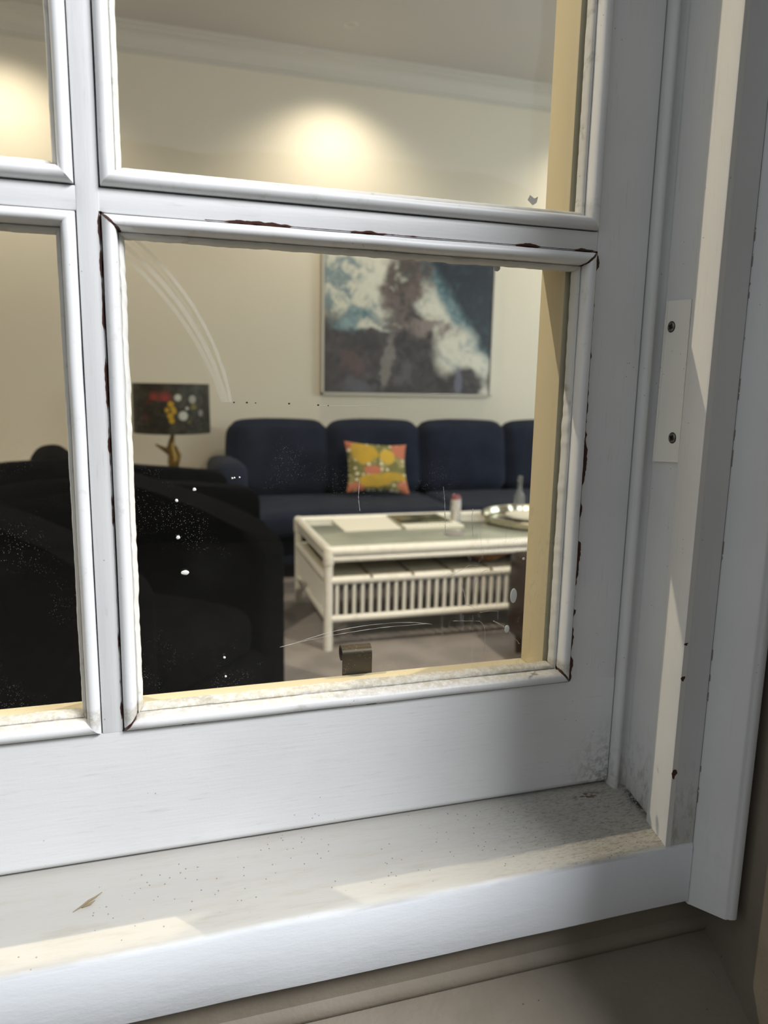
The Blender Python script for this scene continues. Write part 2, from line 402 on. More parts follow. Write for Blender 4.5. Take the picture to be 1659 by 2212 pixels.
# dried paint flecks and dribbles on the glass
FL = [(0.0078, 1.1588, .0011), (0.008, 1.133, .0013), (0.012, 1.1077, .0018), (0.0197, 1.1662, .0012), (0.2745, 1.1041, .0011), (0.2396, 1.3262, .0026), (0.0377, 1.0428, .0009), (0.0384, 1.0283, .0008), (0.0505, 1.174, .0006), (0.0455, 1.1735, .0007), (0.047, 1.1738, .0006)]
for i, (x, z, r) in enumerate(FL):
    bm = bmesh.new(); bmesh.ops.create_uvsphere(bm, u_segments=14, v_segments=8, radius=1)
    for v in bm.verts:
        k = 1 + .25 * mnoise.noise(v.co * 1.3 + Vector((i * 5, 0, 0)))
        v.co = Vector((x + v.co.x * r * k * (1.4 if i == 2 else 1), .0133 + v.co.y * .0006, z + v.co.z * r * k))
    mesh('paint_fleck', bm, M_fleck, PANE)
for (x, z, rx, rz_) in ((0.2672, 1.0738, .0030, .0062), (0.2628, 1.0461, .0022, .0032)):
    bm = bmesh.new(); bmesh.ops.create_uvsphere(bm, u_segments=16, v_segments=8, radius=1)
    for v in bm.verts: v.co = Vector((x + v.co.x * rx, .0133 + v.co.y * .0008, z + v.co.z * rz_))
    mesh('paint_fleck', bm, M_fleck, PANE)
SCR = [[(0.0779, 1.047), (0.0969, 1.0503), (0.118, 1.0529), (0.1396, 1.0547), (0.1617, 1.0559), (0.1938, 1.0559)], [(0.0899, 1.0495), (0.118, 1.0558), (0.1468, 1.0586), (0.1766, 1.0584), (0.1977, 1.0552)], [(0.1051, 1.2243), (0.1303, 1.2243), (0.1545, 1.2255), (0.1722, 1.229), (0.19, 1.2336), (0.2121, 1.2343), (0.2291, 1.2325)], [(0.1373, 1.1697), (0.1367, 1.1577), (0.1379, 1.1473)], [(0.206, 1.0936), (0.2117, 1.0955), (0.2185, 1.0906), (0.2232, 1.0817), (0.2257, 1.0702)], [(0.2118, 1.0936), (0.2214, 1.0979), (0.2283, 1.1013), (0.235, 1.1002)], [(0.2324, 1.0697), (0.2326, 1.083), (0.2365, 1.0933), (0.2444, 1.0966), (0.2513, 1.0944)], [(0.2218, 1.069), (0.2305, 1.0676), (0.2388, 1.062), (0.2468, 1.0625), (0.255, 1.0612)], [(0.2152, 1.0565), (0.2311, 1.0553), (0.24, 1.0534), (0.2437, 1.0438), (0.2433, 1.0251)], [(0.2505, 1.0538), (0.2576, 1.0497), (0.2619, 1.0462), (0.2685, 1.0394), (0.2748, 1.0325)], [(0.2035, 1.1641), (0.2045, 1.1559), (0.2053, 1.1451), (0.2063, 1.1288)], [(0.2287, 1.1462), (0.2282, 1.1389), (0.2296, 1.1242)]]
def smooth_line(pts, k=6, wob=.0002, seed=0):
    out = []
    for i in range(len(pts) - 1):
        p0 = pts[max(i - 1, 0)]; p1 = pts[i]; p2 = pts[i + 1]; p3 = pts[min(i + 2, len(pts) - 1)]
        for j in range(k):
            t = j / k
            q = [0.5 * (2 * p1[a] + (p2[a] - p0[a]) * t + (2 * p0[a] - 5 * p1[a] + 4 * p2[a] - p3[a]) * t * t + (3 * p1[a] - p0[a] - 3 * p2[a] + p3[a]) * t ** 3) for a in (0, 1)]
            out.append((q[0] + random.uniform(-wob, wob), q[1] + random.uniform(-wob, wob)))
    out.append(pts[-1]); return out
for i, s in enumerate(SCR):
    pts = smooth_line(s, 7, .00022 if i > 3 else .0001)
    rr = [.00022 * random.uniform(.3, 1.5) for _ in pts]
    if i == 9: rr = [.0006 * random.uniform(.5, 1.2) for _ in pts]
    mesh('scratch', tube(bmesh.new(), [(x, .01345, z) for x, z in pts], rr, n=6, flat=.6), M_scr, PANE)
bm = bmesh.new()
pts = [(.262, 1.3755), (.264, 1.3790), (.2675, 1.3768), (.2705, 1.3785), (.2695, 1.3740), (.2665, 1.3720)]
prism(bm, [(x, z) for x, z in pts], 'y', .0133, .0136)
mesh('paint_fleck', bm, M_fleck, PANE2)
for x, z, r_ in ((.0475, 1.2258, .0005), (.0562, 1.2258, .0006), (.0622, 1.2256, .0004), (.0855, 1.2254, .0006), (.1062, 1.2246, .0006), (.1135, 1.2243, .0004)):
    bm = bmesh.new(); bmesh.ops.create_uvsphere(bm, u_segments=10, v_segments=6, radius=1)
    for v in bm.verts: v.co = Vector((x + v.co.x * r_ * 1.4, .0134 + v.co.y * .0003, z + v.co.z * r_))
    mesh('dirt_speck', bm, M_hole, PANE)

# curled bronze sash lift on the inside bottom rail
R0 = .0064; py = YI + .0016; cy, cz = py + R0, 1.0185
cp = [(py, .955), (py, .975), (py, .995), (py, 1.010)]
for k in range(24):          # up the front, over the top and rolled in behind
    a = math.radians(180 - k * 15.5); rr = R0 * (1 - .32 * max(0, k - 8) / 15)
    cp.append((cy + rr * math.cos(a), cz + rr * math.sin(a)))
def ribbon(bm, cp, x0, x1, th):
    n = len(cp); L = []; 
    for i in range(n):
        d = Vector((cp[min(i + 1, n - 1)][0] - cp[max(i - 1, 0)][0], cp[min(i + 1, n - 1)][1] - cp[max(i - 1, 0)][1])).normalized()
        nn = Vector((-d.y, d.x)) * th / 2
        L.append([bm.verts.new((x, cp[i][0] + s * nn.x, cp[i][1] + s * nn.y)) for x, s in ((x0, 1), (x1, 1), (x1, -1), (x0, -1))])
    for A, C in zip(L, L[1:]):
        for j in range(4): bm.faces.new((A[j], A[(j + 1) % 4], C[(j + 1) % 4], C[j]))
    bm.faces.new(L[0]); bm.faces.new(L[-1][::-1]); return bm
lift = mesh('sash_lift', ribbon(bmesh.new(), cp, .1360, .1612, .0015), M_bronze, win, angle=35)
tag(lift, label='curled dark bronze sash lift on the inside of the bottom rail')

# ---------------------------------------------------------------- frame round the sash
ZB, ZT = .900, 2.23
trim = empty('trim_1', kind='structure')
def right_frame(mir=False, par=trim):
    sg = -1 if mir else 1; off = -.0783 if mir else 0
    X = lambda x: sg * x + off
    def P(name, poly, z0, z1, mat): return mesh(name, prism(bmesh.new(), [(X(x), y) for x, y in poly], 'z', z0, z1), mat, par, angle=50)
    # stop bead: rounded nose then a shallow hollow to the jamb
    pr = [(.3596, .050), (.3596, .002), (.3600, -.0030), (.3612, -.0055), (.3630, -.0070), (.3648, -.0070), (.3662, -.0060), (.3672, -.0040), (.3685, -.0022), (.3705, -.0018), (.3722, -.0030), (.3735, -.0052), (.3760, -.0060), (.3760, .050)]
    P('stop_bead', pr, ZB - .004, ZT, M_jamb)
    P('jamb', [(.3740, -.0660), (.3740, -.0050), (.3762, .050), (.40, .050), (.40, -.0655)], ZB - .03, ZT + .03, M_jamb)
    P('fillet', [(.3740, -.0420), (.3698, -.0414), (.3692, -.0424), (.3692, -.0655), (.3698, -.0664), (.3745, -.0664)], ZB - .03, ZT, M_fillet)
    P('frame_face', [(.3745, -.0600), (.3745, -.0662), (.3960, -.0664), (.3965, -.0600)], ZB - .06, ZT + .03, M_casing)
    P('architrave', [(.3962, -.0560), (.3962, -.0672), (.3975, -.0686), (.4118, -.0893), (.4130, -.0905), (.4150, -.0908), (.4160, -.0918), (.4205, -.0930), (.4225, -.0918), (.4250, -.0700), (.4250, -.0500)], .829, ZT + .06, M_casing)
right_frame(); right_frame(True)
mesh('head_jamb', B(-.46, .382, -.066, .05, 2.175, 2.23), M_jamb, trim)
M_chip = Mat('bare_brown_wood').pbr(BROWN, .8)
for (z, h, w) in ((.9460, .0085, .0032), (1.0245, .0040, .0018), (1.052, .0020, .001)):
    pl_ = [(.3712, z + h * .5), (.3732, z + h * .45), (.3712 + w, z + h * .1), (.3722, z - h * .15), (.3718, z - h * .5), (.3702, z - h * .3), (.3695, z + h * .1), (.3700, z + h * .4)]
    mesh('paint_chip', prism(bmesh.new(), pl_, 'y', -.0667, -.0660), M_chip, trim, smooth=False)
# strike plate, its two screws
pl = tag(mesh('cover_plate', prism(bmesh.new(), [(-.0100, 1.1840), (-.0112, 1.3066), (-.0384, 1.3052), (-.0392, 1.1862)], 'x', .3715, .3742), M_plate), label='narrow cream painted metal plate with two screws on the right window jamb', cat='metal plate')
mesh('raised_edge', prism(bmesh.new(), [(-.0100, 1.1840), (-.0112, 1.3066), (-.0128, 1.3066), (-.0120, 1.1842)], 'x', .3709, .3716), M_plate, pl)
for (y, z) in ((-.0187, 1.2870), (-.0307, 1.2040)):
    bm = lathe(bmesh.new(), [(0, .0004), (.0016, .0004), (.0017, .0009), (.0030, .0010), (.0036, .0004), (.0037, -.001)], 24)
    xf(bm, ry=-PI / 2); xf(bm, (.3714, y, z)); s = mesh('screw', bm, M_screw, pl, angle=25)
    mesh('screw_slot', xf(B(-.0001, .0002, -.0021, .0021, -.00055, .00055), (.3702, y, z), rx=.5), M_hole, s, smooth=False)
    mesh('screw_slot', xf(B(-.0001, .0002, -.0021, .0021, -.00055, .00055), (.3702, y, z), rx=.5 + PI / 2), M_hole, s, smooth=False)
    bm = lathe(bmesh.new(), [(.0030, .0003), (.0042, .0003)], 24); xf(bm, ry=-PI / 2); xf(bm, (.3714, y, z)); mesh('grime_ring', bm, M_hole, s)
# timber sill: sloping top, rounded nose, fascia
def sill_z(y): return .9040 + .255 * (y + .0) if y > -.062 else 0
prof = [(.050, .9030), (.004, .9028)]
for k in range(1, 12): yy = -.0655 * k / 11 + .002; prof.append((yy, .9030 + .262 * (yy)))
e = prof[-1]
prof += [(e[0] - .0022, e[1] - .0012), (e[0] - .0038, e[1] - .0034), (e[0] - .0043, e[1] - .0065), (-.0678, .8330), (-.0668, .8318), (-.050, .8318), (-.048, .8318), (.050, .8318)]
bm = bmesh.new(); N = 60; rows = []
for i in range(N + 1):
    x = -.50 + (.3956 + .50) * i / N
    rows.append([bm.verts.new((x, y + .0006 * mnoise.noise(Vector((x * 14, j * .3, 0))), z + (.0009 * mnoise.noise(Vector((x * 11, j * .2, 4))) if j > 1 else 0))) for j, (y, z) in enumerate(prof)])
for A, C in zip(rows, rows[1:]):
    for j in range(len(prof) - 1): bm.faces.new((A[j], A[j + 1], C[j + 1], C[j]))
bm.faces.new(rows[0][::-1]); bm.faces.new(rows[-1])
struct('trim_2', bm, M_sill, angle=85)
# twig lying on the sill
def onsill(x, y): return .9030 + .262 * y
tw = [(-.066, -.0345), (-.061, -.0315), (-.057, -.0285), (-.053, -.0265), (-.049, -.0235)]
M_twig = Mat('dry_twig').pbr((0.22, 0.17, 0.09), 0.8)
bm = tube(bmesh.new(), [(x, y, onsill(x, y) + .0008) for x, y in tw], [.0002, .0006, .0008, .0006, .0002], n=8)
tube(bm, [(-.0605, -.0325, onsill(0, -.0325) + .001), (-.056, -.031, onsill(0, -.031) + .001), (-.053, -.029, onsill(0, -.029) + .001)], [.0003, .0008, .0002], n=8)
tag(mesh('dry_twig', bm, M_twig), label='tiny dry brown twig lying on the left of the outer sill', cat='twig')
# apron and masonry sill below
bm = prism(bmesh.new(), [(-.048, .834), (-.050, .800), (-.0535, .7965), (-.0550, .792), (-.0535, .7875), (-.0500, .785), (-.046, .784), (.0, .784), (.0, .834)], 'x', -.50, .445)
struct('trim_3', bm, M_mason)
bm = prism(bmesh.new(), [(-.040, .788), (-.052, .7865), (-.070, .775), (-.30, .607), (-.315, .590), (-.315, .56), (-.02, .56), (-.02, .788)], 'x', -.60, .445)
struct('trim_4', bm, M_mason)
M_outwall = M_mason
bm = B(.430, .60, -.30, .05, 0.0, 3.0); struct('wall_outside_right', bm, M_outwall, smooth=False)
bm = B(-2.6, -.4752, -.045, .155, -0.4, 3.9); box(bm, -.4752, .43, -.02, .155, -.4, .83); box(bm, -.4752, .43, -.045, .155, 2.26, 3.9); box(bm, .43, 5.0, -.045, .155, -.4, 3.9); box(bm,.400,.43,-.04,.155,.90,2.26)
struct('wall_front', bm, Mat('front_wall_paint').pbr((0.55, 0.50, 0.42), 0.8), smooth=False)
# ground and an unseen dark wall added to keep the pane reflections dark
M_ground = m_masonry('dark_paving', (0.09, 0.085, 0.075), (0.06, 0.058, 0.05))
struct('floor_outside', B(-9, 9, -7, -.05, -.46, -.40), M_ground, smooth=False)
struct('wall_added_dark', B(-9, 9, -7.3, -7.0, -.40, 3.4), Mat('added_dark_wall').pbr((0.05, 0.055, 0.045), 0.9), smooth=False)

# ================================================================ THE ROOM
D = 5.10; CZ = 3.53; RX0, RX1 = -2.6, 5.0
M_wall = Mat('cream_wall'); _n = M_wall.noise(2.5, detail=3)
M_wall = M_wall.pbr(M_wall.mix(_n, (0.72, 0.68, 0.58), (0.70, 0.66, 0.565)), 0.7)
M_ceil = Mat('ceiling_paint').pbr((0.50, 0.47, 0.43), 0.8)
M_corn = Mat('cornice_paint').pbr((0.58, 0.56, 0.51), 0.7)
def m_carpet_():
    m = Mat('grey_carpet'); n = m.noise(5, detail=4); f = m.noise(400, detail=2)
    return m.pbr(m.mix(n.sm(.35, .7), (0.33, 0.30, 0.29), (0.25, 0.23, 0.225)), 0.95, normal=m.bump(f, 0.6, .004), spec=0.1)
M_carpet = m_carpet_()
struct('wall_back', B(RX0, RX1, D, D + .12, 0, CZ + .1), M_wall, smooth=False)
struct('wall_left', B(RX0 - .12, RX0, .155, D, 0, CZ + .1), M_wall, smooth=False)
struct('wall_right', B(RX1, RX1 + .12, .155, D, 0, CZ + .1), M_wall, smooth=False)
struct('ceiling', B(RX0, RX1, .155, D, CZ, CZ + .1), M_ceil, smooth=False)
struct('floor', B(RX0, RX1, .155, D, -.06, 0), M_carpet, smooth=False)
cn = [(D, CZ - .145), (D - .012, CZ - .145), (D - .014, CZ - .128), (D - .030, CZ - .124), (D - .034, CZ - .112)]
for k in range(9):
    a = k / 8 * PI / 2; cn.append((D - .036 - .075 * (1 - math.cos(a)), CZ - .108 + .070 * math.sin(a)))
cn += [(D - .120, CZ - .036), (D - .122, CZ - .022), (D - .150, CZ - .020), (D - .152, CZ), (D, CZ)]
struct('trim_5', prism(bmesh.new(), cn, 'x', RX0, RX1), M_corn, angle=30)
struct('baseboard_back', B(RX0, RX1, D - .018, D, 0, .16, bev=.004), M_corn)

# painting
def m_art_():
    m = Mat('seascape_print'); X, Y, Z = m.xyz()
    u = (X - 1.19) / 1.37; v = (Z - 1.17) / 1.10
    w1 = m.noise(2.6, detail=8, rough=0.68); w2 = m.noise(2.6, m.vec(X + 7.3, Y, Z + 2.1), detail=8, rough=0.68)
    U = u + (w1 - 0.5) * 0.42; V = v + (w2 - 0.5) * 0.42
    Us = u + (w1 - 0.5) * 0.16; Vs = v + (w2 - 0.5) * 0.16
    fine = m.noise(9, detail=9, rough=0.72, dist=0.6); f2 = m.noise(5, m.vec(X + 3.0, Y, Z), detail=6, rough=.7, dist=.4)
    rock = m.mix(fine.sm(.35, .68), (0.014, 0.012, 0.013), (0.060, 0.050, 0.056))
    rock = m.mix(f2.sm(.56, .70) * 0.55, rock, (0.13, 0.12, 0.135))
    brown = m.mix(fine.sm(.35, .65), (0.035, 0.024, 0.024), (0.15, 0.115, 0.11))
    deep = m.mix(fine.sm(.45, .8), (0.010, 0.017, 0.030), (0.040, 0.075, 0.11))
    teal = m.mix(fine.sm(.35, .65), (0.045, 0.12, 0.16), (0.24, 0.35, 0.38))
    foam = m.mix(fine.sm(.42, .58), (0.66, 0.66, 0.57), (0.20, 0.27, 0.30))
    white = m.mix(fine.sm(.46, .64), (0.68, 0.68, 0.60), (0.42, 0.45, 0.43))
    def el(cx, cy, rx, ry, soft=.35, A=None, B_=None):
        a = ((A or U) - cx) * (1 / rx); b = ((B_ or V) - cy) * (1 / ry)
        return 1.0 - m.math('SQRT', a * a + b * b).sm(1 - soft, 1 + soft)
    def sl(cx, cy, rx, ry, soft=.35): return el(cx, cy, rx, ry, soft, Us, Vs)
    c = rock
    c = m.mix((Us + Vs * 0.62).sm(1.13, 1.20), c, deep)
    l1 = (Us + Vs * 0.62 - 1.07).abs()
    c = m.mix((1.0 - l1.sm(.05, .15)) * Vs.sm(.12, .2), c, teal)
    l2 = (Us + Vs * 0.55 - .96).abs()
    c = m.mix((1.0 - l2.sm(.05, .11)) * (1.0 - Vs.sm(.72, .85)), c, white)
    c = m.mix(sl(.80, .30, .13, .18), c, white)
    c = m.mix(sl(.95, .20, .06, .10), c, white)
    c = m.mix(sl(.14, .80, .26, .27), c, foam); c = m.mix(sl(.33, .78, .11, .30), c, white); c = m.mix(sl(.20, .58, .12, .10), c, foam)
    c = m.mix(el(.20, .50, .13, .09), c, teal)
    c = m.mix(el(.30, .46, .14, .05), c, foam)
    c = m.mix(el(.46, .47, .14, .07) * fine.sm(.32, .55), c, brown); c = m.mix(el(.62, .46, .16, .07) * fine.sm(.35, .60), c, (0.24, 0.20, 0.19))
    c = m.mix(el(.48, .76, .11, .27, .35) * fine.sm(.30, .48), c, brown)
    c = m.mix(sl(.86, .07, .12, .12, .2), c, rock); c = m.mix(sl(.82, .10, .025, .10, .3) * .7, c, (0.16, 0.17, 0.24))
    c = m.mix(el(.37, .22, .030, .17) * 0.6, c, (0.26, 0.25, 0.23))
    c = m.mix(el(.14, .20, .10, .07) * 0.5, c, (0.13, 0.07, 0.07))
    c = m.mix(el(.20, .06, .12, .06) * 0.5, c, (0.13, 0.13, 0.17)); c = m.mix(el(.50, .12, .06, .10) * 0.5, c, (0.13, 0.12, 0.15))
    return m.pbr(c, 0.45)
pic = empty('picture', (1.885, D, 1.72), label='large framed print of white surf over dark rocks above the sofa', cat='picture')
def setw(o, par):   # keep world coordinates when parenting to a displaced empty
    o.parent = par; o.matrix_parent_inverse = Matrix.Translation(par.location).inverted() if par.rotation_euler.z == 0 else par.matrix_world.inverted(); return o
F = (1.178, 2.592, 1.156, 2.285)
bm = B(F[0], F[1], D - .045, D - .002, F[2], F[2] + .014); box(bm, F[0], F[1], D - .045, D - .002, F[3] - .014, F[3]); box(bm, F[0], F[0] + .014, D - .045, D - .002, F[2], F[3]); box(bm, F[1] - .014, F[1], D - .045, D - .002, F[2], F[3])
setw(mesh('frame', bm, Mat('pale_frame').pbr((0.62, 0.60, 0.54), 0.5), smooth=False), pic)
setw(mesh('print', B(F[0] + .020, F[1] - .020, D - .036, D - .004, F[2] + .020, F[3] - .020), m_art_(), smooth=False), pic)

# ---------------------------------------------------------------- upholstery
def fabric(name, a, b, sheen=0.2, rough=0.9, sc=6, spec=0.2):
    m = Mat(name); n = m.noise(sc, detail=4); f = m.noise(500, detail=2)
    return m.pbr(m.mix(n.sm(.35, .7), a, b), rough, normal=m.bump(f + n * .5, 0.3, .003), spec=spec, sheen=sheen)
M_navy = fabric('navy_fabric', (0.008, 0.012, 0.026), (0.013, 0.018, 0.036), sheen=0.03)
M_black = fabric('black_velvet', (0.0010, 0.0010, 0.0016), (0.0020, 0.0020, 0.003), sheen=0.0, spec=0.06)
M_wood = Mat('dark_wood').pbr((0.05, 0.025, 0.015), 0.4)
sofa = empty('sofa', (1.85, 4.45, 0), label='long navy blue fabric sofa with four back cushions against the back wall', cat='sofa')
def part(name, bm, mat, par, loc=(0, 0, 0), **k):
    return mesh(name, xf(bm, loc, **k), mat, par)
X0 = .43 - 1.85; CW = .695
part('base', cushion_bm(3.16, .84, .26, .03, 0), M_navy, sofa, (.18, -.13 + .04, .23))
for k in range(2):
    part('seat_cushion', cushion_bm(CW * 2 - .01, .76, .16, .05, .012, 14), M_navy, sofa, (X0 + CW * (2 * k + 1), -.28, .385))
part('back_frame', cushion_bm(2.90, .20, .70, .05, 0), M_navy, sofa, (.06, .42, .45))
for k in range(4):
    part('back_cushion', cushion_bm(CW - .004, .22, .53, .085, .022, 14), M_navy, sofa, (X0 + CW * (k + .5), .20, .705), rx=-.16)
for sx in (-1.46, 1.47):
    part('arm', cushion_bm(.20, .90, .56, .07, .008, 12), M_navy, sofa, (sx, -.10 + .02, .46), rx=-.05)
for sx in (-1.45, 1.48):
    for sy in (-.45, .40): part('leg', B(-.03, .03, -.03, .03, 0, .12, bev=.004), M_wood, sofa, (sx, sy, 0))
# patterned cushion
def m_pillow_():
    m = Mat('floral_cushion_cloth'); X, Y, Z = m.xyz()
    G = (0.15, 0.14, 0.045); Yl = (0.44, 0.28, 0.025); CO = (0.42, 0.14, 0.08); CR = (0.70, 0.64, 0.50)
    n = m.noise(11, detail=4, rough=.6, dist=.8)
    def disc(cx, cz, rx, rz, w=.9):
        a = (X - cx) * (1 / rx); b = (Z - cz) * (1 / rz); d = m.math('SQRT', a * a + b * b) + (n - .5) * w
        return 1.0 - d.sm(.92, 1.04)
    c = m.mix(n.sm(.48, .6), G, (0.28, 0.25, 0.10))
    dots = m.vor(24, m.scale(1, .1, 1), rnd=.35).lt(.34)
    c = m.mix(dots * m.noise(6, detail=1).gt(.38), c, CR)
    c = m.mix(m.vor(26, m.scale(1, .1, 1, m.vec(X + .019, Y, Z + .02)), rnd=.35).lt(.26), c, (0.07, 0.065, 0.03))
    for a_ in ((-.19, .19, .09, .05), (.16, .15, .07, .09), (-.19, -.19, .08, .05), (.19, -.16, .07, .05), (-.05, -.045, .06, .04)):
        c = m.mix(disc(*a_), c, CO)
    c = m.mix(m.vor(30, m.scale(1, .1, 1), rnd=.6).lt(.18), c, CR)
    for a_ in ((-.10, .10, .09, .085), (-.03, -.125, .11, .05), (.09, -.09, .10, .035), (-.14, .14, .05, .06)):
        c = m.mix(disc(*a_), c, m.mix(n.sm(.4, .62), Yl, (0.36, 0.24, 0.03)))
    c = m.mix(disc(.055, .075, .055, .065, .08), c, (0.50, 0.33, 0.04))
    return m.pbr(c, 0.85)
bm = bmesh.new(); bmesh.ops.create_grid(bm, x_segments=28, y_segments=28, size=1)
top = bm.verts[:]; fc = bm.faces[:]
def pil(bm, sgn, N=26, s=.215):
    rows = []
    for i in range(N + 1):
        r = []
        for j in range(N + 1):
            u, v = -1 + 2 * i / N, -1 + 2 * j / N
            pin = 1 - .10 * (1 - v * v) * u * u; pin2 = 1 - .10 * (1 - u * u) * v * v
            t = .065 * ((1 - u ** 2) * (1 - v ** 2)) ** .38
            r.append(bm.verts.new((u * s * pin * 1.02, sgn * t, v * s * pin2)))
        rows.append(r)
    for A, C in zip(rows, rows[1:]):
        for j in range(N): bm.faces.new((A[j], A[j + 1], C[j + 1], C[j]))
bm.free(); bm = bmesh.new(); pil(bm, 1); pil(bm, -1); bmesh.ops.remove_doubles(bm, verts=bm.verts[:], dist=1e-4)
pw = mesh('throw_pillow', bm, m_pillow_())
pw.location = (1.425, 4.36, .665); pw.rotation_euler = (-.42, .07, .06); pw.scale = (1.06, 1, .86)
tag(pw, 'square yellow, olive and coral patterned cushion leaning on the sofa', 'cushion')

# armchairs: curved sides that fall from the back to the front
def armchair(name, loc, rz, label, out):
    t = empty(name, loc, rz, label=label, cat='armchair')
    W = .80; AT = .15
    part('base', cushion_bm(.86, W - .08, .24, .04, 0), M_black, t, (0, 0, .24))
    part('seat_cushion', cushion_bm(.66, W - 2 * AT - .01, .17, .06, .02, 12), M_black, t, (.08, 0, .43))
    part('backrest', cushion_bm(.20, W - .02, .74, .09, .015, 14), M_black, t, (-.40, 0, .575), ry=-.12)
    part('back_cushion', cushion_bm(.17, W - 2 * AT - .02, .44, .08, .03, 12), M_black, t, (-.26, 0, .66), ry=-.16)
    for s in (-1, 1):
        bm = prism(bmesh.new(), out, 'y', -AT / 2, AT / 2)
        bmesh.ops.bevel(bm, geom=bm.edges[:], offset=.032, segments=4, profile=.5, affect='EDGES', clamp_overlap=True)
        part('arm', bm, M_black, t, (0, s * (W / 2 - AT / 2), 0))
        for x in (-.40, .36): part('leg', tube(bmesh.new(), [(x, s * .33, 0), (x, s * .33, .13)], [.014, .022], 10), M_wood, t)
    return t
def chair_at(fx, fy, a, side):   # put the front of the arm on the given side at (fx, fy)
    lx, ly = .43, side * .40
    return (fx - lx * math.cos(a) + ly * math.sin(a), fy - lx * math.sin(a) - ly * math.cos(a), 0)
a1 = math.radians(-40); armchair('armchair', chair_at(.395, 1.93, a1, 1), a1, 'black velvet armchair nearest the window, dark and cut by the upright glazing bar', [(-.50, .12), (-.50, .86), (-.44, .915), (-.36, .915), (-.20, .895), (.0, .860), (.20, .815), (.34, .765), (.40, .735), (.43, .69), (.43, .12)])
a2 = math.radians(8); ch2 = armchair('armchair', chair_at(.425, 2.84, a2, -1), a2, 'black velvet armchair farther back, between the nearer armchair and the lamp', [(-.50, .12), (-.50, .84), (-.44, .885), (-.36, .885), (-.20, .850), (.0, .825), (.20, .805), (.36, .790), (.41, .772), (.43, .73), (.43, .12)])

ch2.scale = (1, 1, .965)
# side table and lamp
st = empty('side_table', (.06, 4.38, 0), label='round dark side table under the patterned lamp behind the armchairs', cat='side table')
mesh('table_top', lathe(bmesh.new(), [(0, .56), (.21, .56), (.215, .572), (.21, .585), (0, .585)], 40), M_wood, st)
mesh('leg', lathe(bmesh.new(), [(.02, .02), (.02, .56)], 20), M_wood, st)
mesh('foot', lathe(bmesh.new(), [(0, 0), (.15, 0), (.15, .012), (.03, .03), (0, .03)], 32), M_wood, st)
def m_shade_():
    m = Mat('dark_floral_shade'); X, Y, Z = m.xyz()
    a = m.math('ARCTAN2', X, Y * -1.0) * 0.235     # arc length round the shade, front is 0
    n = m.noise(14, detail=5, rough=.6)
    c = m.mix(n.sm(.4, .7), (0.010, 0.008, 0.005), (0.045, 0.040, 0.028))
    c = m.mix(m.noise(22, detail=3, dist=2).sm(.58, .64) * 0.4, c, (0.11, 0.11, 0.07))
    def petal(cx, cz, r, col, spikes=0, c=c):
        dx = a - cx; dz = Z - cz; d = m.math('SQRT', dx * dx + dz * dz)
        if spikes:
            an = m.math('ARCTAN2', dx, dz); d = d + m.math('SINE', an * spikes).abs() * (r * .75)
            msk = d.lt(r) * (dz + r * .35).gt(0.0)
        else: msk = 1.0 - d.sm(r * .8, r * 1.05)
        return m.mix(msk, c, col)
    W_ = (0.42, 0.43, 0.40); R_ = (0.26, 0.030, 0.028); Y_ = (0.42, 0.26, 0.015); G_ = (0.16, 0.14, 0.02)
    for (x, z, r, col, s) in ((-.108, .225, .048, R_, 6), (-.040, .222, .056, R_, 6), (-.17, .10, .03, (0.10, .015, .012), 5), (-.15, .19, .03, (0.08, .012, .01), 5),
                              (.035, .225, .022, W_, 0), (.065, .115, .030, W_, 0), (.128, .215, .026, (0.28, .28, .24), 0), (.19, .13, .022, (.2, .2, .18), 0), (.09, .16, .01, W_, 0),
                              (-.008, .185, .019, Y_, 0), (.006, .155, .017, Y_, 0), (-.030, .15, .015, Y_, 0), (-.012, .115, .020, Y_, 0), (-.004, .085, .018, Y_, 0), (.012, .14, .015, Y_, 0),
                              (.135, .165, .034, G_, 5), (.10, .075, .026, (0.09, .085, .015), 4)):
        c = petal(x, z, r, col, s, c)
    return m.pbr(c, 0.6)
lp = empty('table_lamp', (.06, 4.38, .586), label='table lamp with a dark floral drum shade and a gold bird-like stem', cat='lamp')
M_gold = Mat('antique_gold').pbr((0.20, 0.12, 0.025), 0.4, metal=0.7)
sh = mesh('lamp_shade', lathe(bmesh.new(), [(.236, 0), (.238, .004), (.235, .308), (.232, .308), (.232, .002), (.236, 0)], 64), m_shade_(), lp); sh.location = (0, 0, .325)
bm = lathe(bmesh.new(), [(0, 0), (.085, 0), (.085, .012), (.05, .025), (.028, .06), (.022, .09), (.034, .13), (.030, .17), (.014, .20), (.010, .26), (.014, .29), (.008, .34), (.008, .44)], 24)
mesh('stem', bm, M_gold, lp)
bm = tube(bmesh.new(), [(-.105, -.02, .250), (-.08, -.02, .235), (-.045, -.02, .215), (-.015, -.01, .200), (.0, 0, .15)], [.006, .010, .018, .026, .03], 10)
tube(bm, [(.0, -.02, .17), (-.012, -.02, .23), (-.004, -.02, .29), (.004, -.01, .33)], [.030, .026, .014, .006], 10)
tube(bm, [(.02, 0, .10), (.035, 0, .18), (.018, 0, .24)], [.012, .018, .005], 10)
mesh('ornament', bm, M_gold, lp)
mesh('lamp_spider', B(-.232, .232, -.003, .003, .628, .633), M_gold, lp)

